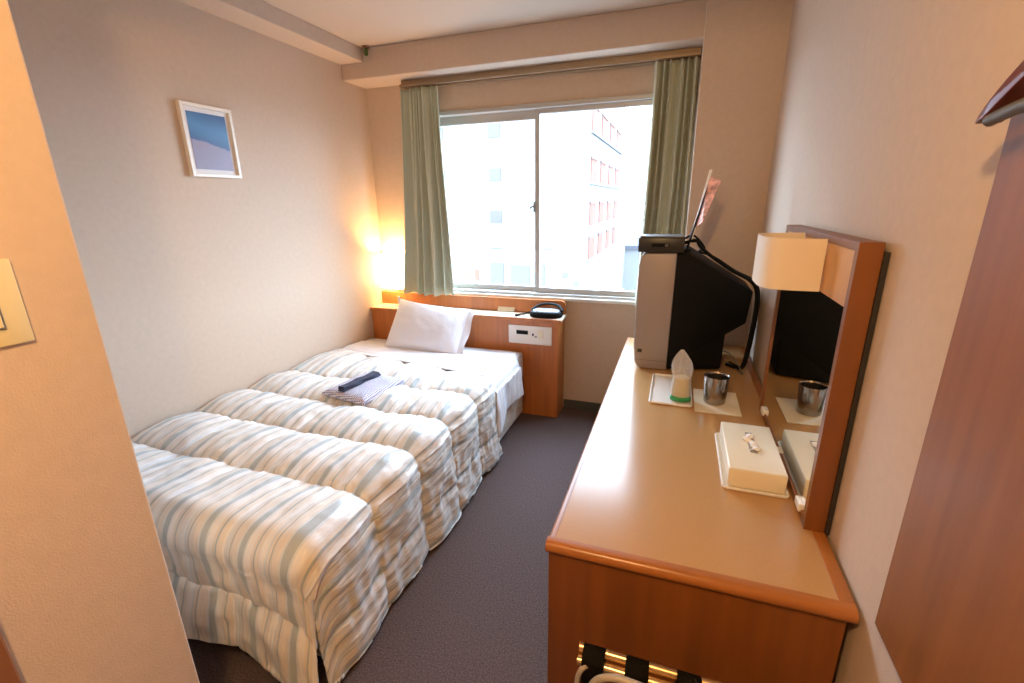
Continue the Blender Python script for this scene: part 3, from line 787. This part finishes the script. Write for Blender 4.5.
# coaster + steel cup
bm = B(); box(bm, .118, .290, 1.832, 2.075, ZD+.0008, ZD+.0045, .001)
tag(obj('coaster_mat', bm, COASTER), 'square cream paper mat on the desk right of the white tray', 'mat')
cup = thing('steel_cup', 'polished stainless steel cup standing on the cream mat', 'cup', (.196, 1.945, ZD+.005))
bm = B(); R0 = .049; Rb = .042; Hc = .116
lathe(bm, [(.0, .002), (Rb-.004, 0), (Rb, .004), (R0, Hc-.001), (R0-.0008, Hc+.0008), (R0-.0022, Hc-.001), (Rb-.003, .006), (.0, .004)], (.196, 1.945, ZD+.0048), 56, cap0=False, cap1=False)
obj('cup_wall', bm, STEEL, cup, True)
bm = B(); lathe(bm, [(0, .0065), (Rb-.0045, .0065), (R0-.0034, Hc-.006)], (.196, 1.945, ZD+.0048), 56, cap0=False, cap1=False)
obj('cup_inside', bm, mat('steel_dark_reflection', (.05, .045, .04), .45, metal=.8), cup, True)  # same steel, coloured dark to stand in for the dark reflection inside
# tissue box
tbx = thing('tissue_box', 'low cream tissue box with tissue tuft on a tray beside the mirror', 'tissue box', (.268, 1.47, ZD+.001))
bm = B(); tray(bm, .180, .356, 1.305, 1.655, ZD+.0005, .009, 0); obj('tray', bm, WHITEP, tbx, True)
obj('box_cover', box(B(), .194, .346, 1.318, 1.632, ZD+.005, ZD+.066, .004, 3), CREAMP, tbx, True)
sl_ = B(); box(sl_, .262, .284, 1.43, 1.565, ZD+.0655, ZD+.0675, .0008); obj('slot', sl_, mat('slot_shadow', (.35, .3, .24), .8), tbx)
bm = B()
grid(bm, lambda u, v: Vector((.273+.010*math.sin(u*7)+(v-.5)*.022+.004*math.sin(u*17), 1.44+u*.11, ZD+.068+.008*math.sin(PI*v)*(.5+.5*math.sin(u*PI))+.003*math.sin(u*23))), 30, 8)
o = obj('tissue', bm, TISSUE, tbx, True); md = o.modifiers.new('t', 'SOLIDIFY'); md.thickness = .001

# ------------------------------------------------------------ wall board and hanger
wb = obj('wall_board', box(B(), XR-.020, XR-.001, .10, .850, .745, 1.612, .002), BOARD)
tag(wb, 'tall reddish brown wooden panel mounted on the right wall', 'wall panel')
hg = thing('clothes_hanger', 'dark red wooden clothes hanger with grey bar hanging on the wall panel', 'hanger', (.362, .60, 1.58))
bm = B()
up = [(.822, 1.590), (.818, 1.598), (.802, 1.613), (.778, 1.630), (.745, 1.650), (.70, 1.668), (.64, 1.682), (.60, 1.686)]
lo = [(.822, 1.588), (.806, 1.594), (.78, 1.609), (.745, 1.627), (.70, 1.644), (.64, 1.657), (.60, 1.660)]
poly = up+[(1.2-a, b_) for a, b_ in up[::-1][1:]]+[(1.2-a, b_) for a, b_ in lo]+[(a, b_) for a, b_ in lo[::-1][1:]]
prism(bm, poly, 'x', .352, .380, .004)
obj('shoulder_arm', bm, REDW, hg, True)
bm = B(); tube(bm, [(.360, .806, 1.590), (.360, .78, 1.594), (.360, .74, 1.598), (.360, .46, 1.598), (.360, .42, 1.594), (.360, .394, 1.590)], .008, 10)
obj('trouser_bar', bm, GREYBAR, hg, True)
bm = B(); tube(bm, spline([(.362, .60, 1.68), (.362, .60, 1.735), (.362, .60, 1.775), (.362, .585, 1.80), (.362, .60, 1.822), (.362, .62, 1.80)], 6), .003, 8); obj('hook', bm, CHROME, hg, True)
pg = obj('wall_peg', (lambda bm: (tube(bm, [(XR-.001, .60, 1.812), (.345, .60, 1.815)], .005), bm)[-1])(B()), CHROME)
tag(pg, 'metal peg on the right wall carrying the hanger', 'peg')

# ------------------------------------------------------------ light switch
sw = thing('light_switch', 'cream light switch plate on the yellow lit partition wall', 'switch', (XP+.004, .393, 1.292))
obj('plate', box(B(), XP, XP+.008, .353, .433, 1.292, 1.427, .003), SWITCHP, sw, True)
obj('rocker', box(B(), XP+.008, XP+.011, .361, .402, 1.320, 1.358, .001), GREYP, sw)
obj('button', box(B(), XP+.010, XP+.0125, .364, .399, 1.323, 1.355, .001), SWITCHP, sw)

# ------------------------------------------------------------ luggage rack (folded against the desk) and bin
lr = thing('luggage_rack', 'folded brass luggage rack with black straps leaning at the desk end', 'luggage rack', (0, .8, 0))
for dy, dz in ((0, 0), (-.020, -.016)):
    obj('rail', tube(B(), [(-.134, .80+dy, .542+dz), (.30, .80+dy, .542+dz)], .0105, 16), BRASS, lr, True)
for x_, s_ in ((.29, 0), (.25, 1)):
    y0_ = .80 if s_ == 0 else .774; z0_ = .548 if s_ == 0 else .528
    obj('leg', tube(B(), [(x_, y0_, z0_), (x_, y0_-.02+.04*s_, .01)], .0105, 12), BRASS, lr, True)
for x_ in (-.100, -.008, .096, .198):
    bm = B()
    L = []
    for k in range(25):
        a = PI*k/24
        L.append((.790+.0235*math.cos(a), .5345+.0215*math.sin(a)))
    outer = [(.8135, .43)]+L+[(.7665, .40)]
    inner = [(p[0]+(.0015 if p[0] < .787 else -.0015), p[1]-.0015) for p in outer]
    for (a, b2), (c2, d2), (e2, f2), (g2, h2) in zip(outer, outer[1:], inner[1:], inner):
        vs = [bm.verts.new((xx, p[0], p[1])) for xx in (x_-.024, x_+.024) for p in ((a, b2), (c2, d2))]
        bm.faces.new((vs[0], vs[1], vs[3], vs[2]))
    o = obj('strap', bm, STRAP, lr, True); md = o.modifiers.new('t', 'SOLIDIFY'); md.thickness = .002
GREYT = mat('grey_tube', (.42, .38, .34), .35, spec=.6)
bt_ = spline([(-.100, .742, .02), (-.102, .738, .30), (-.101, .735, .47), (-.097, .73, .52), (-.080, .727, .556), (-.052, .725, .574), (-.02, .725, .576), (.03, .725, .570), (.10, .725, .560), (.20, .725, .548), (.245, .728, .52), (.25, .735, .45), (.25, .742, .02)], 6)
obj('bent_leg', tube(B(), bt_, .0075, 12), GREYT, lr, True)
bt_ = spline([(-.132, .772, .02), (-.134, .77, .30), (-.132, .765, .46), (-.126, .765, .51), (-.112, .77, .530)], 6)
obj('bent_leg', tube(B(), bt_, .006, 12), GREYT, lr, True)

# ------------------------------------------------------------ ceiling light (behind and above the viewer)
LX, LY, LZ = -.20, -.116, 2.085
cl = thing('ceiling_light', 'small ceiling lamp in the entry behind the viewer', 'lamp', (LX, LY, 2.12))
bm = B(); lathe(bm, [(0, 0), (.05, 0), (.05, .02), (0, .02)], (LX, LY, 2.1245), 24, cap0=False, cap1=False); obj('base', bm, WHITEP, cl, True)
def light(name, kind, loc, e, col, r=.05, parent=None):
    ld = bpy.data.lights.new(name, kind); ld.energy = e; ld.color = col
    o = bpy.data.objects.new(name, ld); C.objects.link(o); o.location = loc
    if kind != 'AREA': ld.shadow_soft_size = r
    if parent is not None:
        o.parent = parent; o.location = Vector(loc)-Vector(ORIG[parent.name])
    return o
light('entry_bulb_light', 'POINT', (LX, LY, LZ), 68, (1, .63, .265), .045, cl)
light('bedside_bulb_light', 'POINT', (-2.07, YB-.075, 1.07), 22, (1, .58, .22), .02, bl)

# window portal: only guides sampling of the sky light
pd = bpy.data.lights.new('window_portal', 'AREA'); pd.shape = 'RECTANGLE'; pd.size = WX1-WX0; pd.size_y = WZ1-WZ0
pd.cycles.is_portal = True
po = bpy.data.objects.new('window_portal', pd); C.objects.link(po); po.location = ((WX0+WX1)/2, YB+.11, (WZ0+WZ1)/2); po.rotation_euler = (-PI/2, 0, 0)

wd = bpy.data.worlds.new('overcast_sky'); bpy.context.scene.world = wd; wd.use_nodes = True
bg = wd.node_tree.nodes['Background']; bg.inputs['Color'].default_value = (.62, .79, 1, 1); bg.inputs['Strength'].default_value = 34

# tidy the temporary keys
for o in bpy.data.objects:
    if '_o' in o: del o['_o']

# ------------------------------------------------------------ camera
cd = bpy.data.cameras.new('camera'); cam = bpy.data.objects.new('camera', cd); C.objects.link(cam)
yaw, pitch, roll, fpx = -0.34152776, 0.29255320, -0.015702521, 462.875
fwd = Vector((math.sin(yaw)*math.cos(pitch), math.cos(yaw)*math.cos(pitch), -math.sin(pitch)))
rt = Vector((math.cos(yaw), -math.sin(yaw), 0)); up = rt.cross(fwd)
cx = math.cos(roll)*rt+math.sin(roll)*up; cy = -math.sin(roll)*rt+math.cos(roll)*up
Mc = Matrix(((cx.x, cy.x, -fwd.x, 0), (cx.y, cy.y, -fwd.y, 0), (cx.z, cy.z, -fwd.z, 1.5), (0, 0, 0, 1)))
cam.matrix_world = Mc
cd.sensor_width = 36; cd.lens = fpx*36/1024; cd.clip_start = .02; cd.clip_end = 500
bpy.context.scene.camera = cam
sc = bpy.context.scene
sc.view_settings.view_transform = 'Standard'; sc.view_settings.look = 'None'; sc.view_settings.gamma = 1
sc.view_settings.use_curve_mapping = False; sc.view_settings.exposure = -0.1
sc.cycles.max_bounces = 10; sc.cycles.diffuse_bounces = 6; sc.cycles.transparent_max_bounces = 12
sc.cycles.use_denoising = True; sc.cycles.sample_clamp_indirect = 8
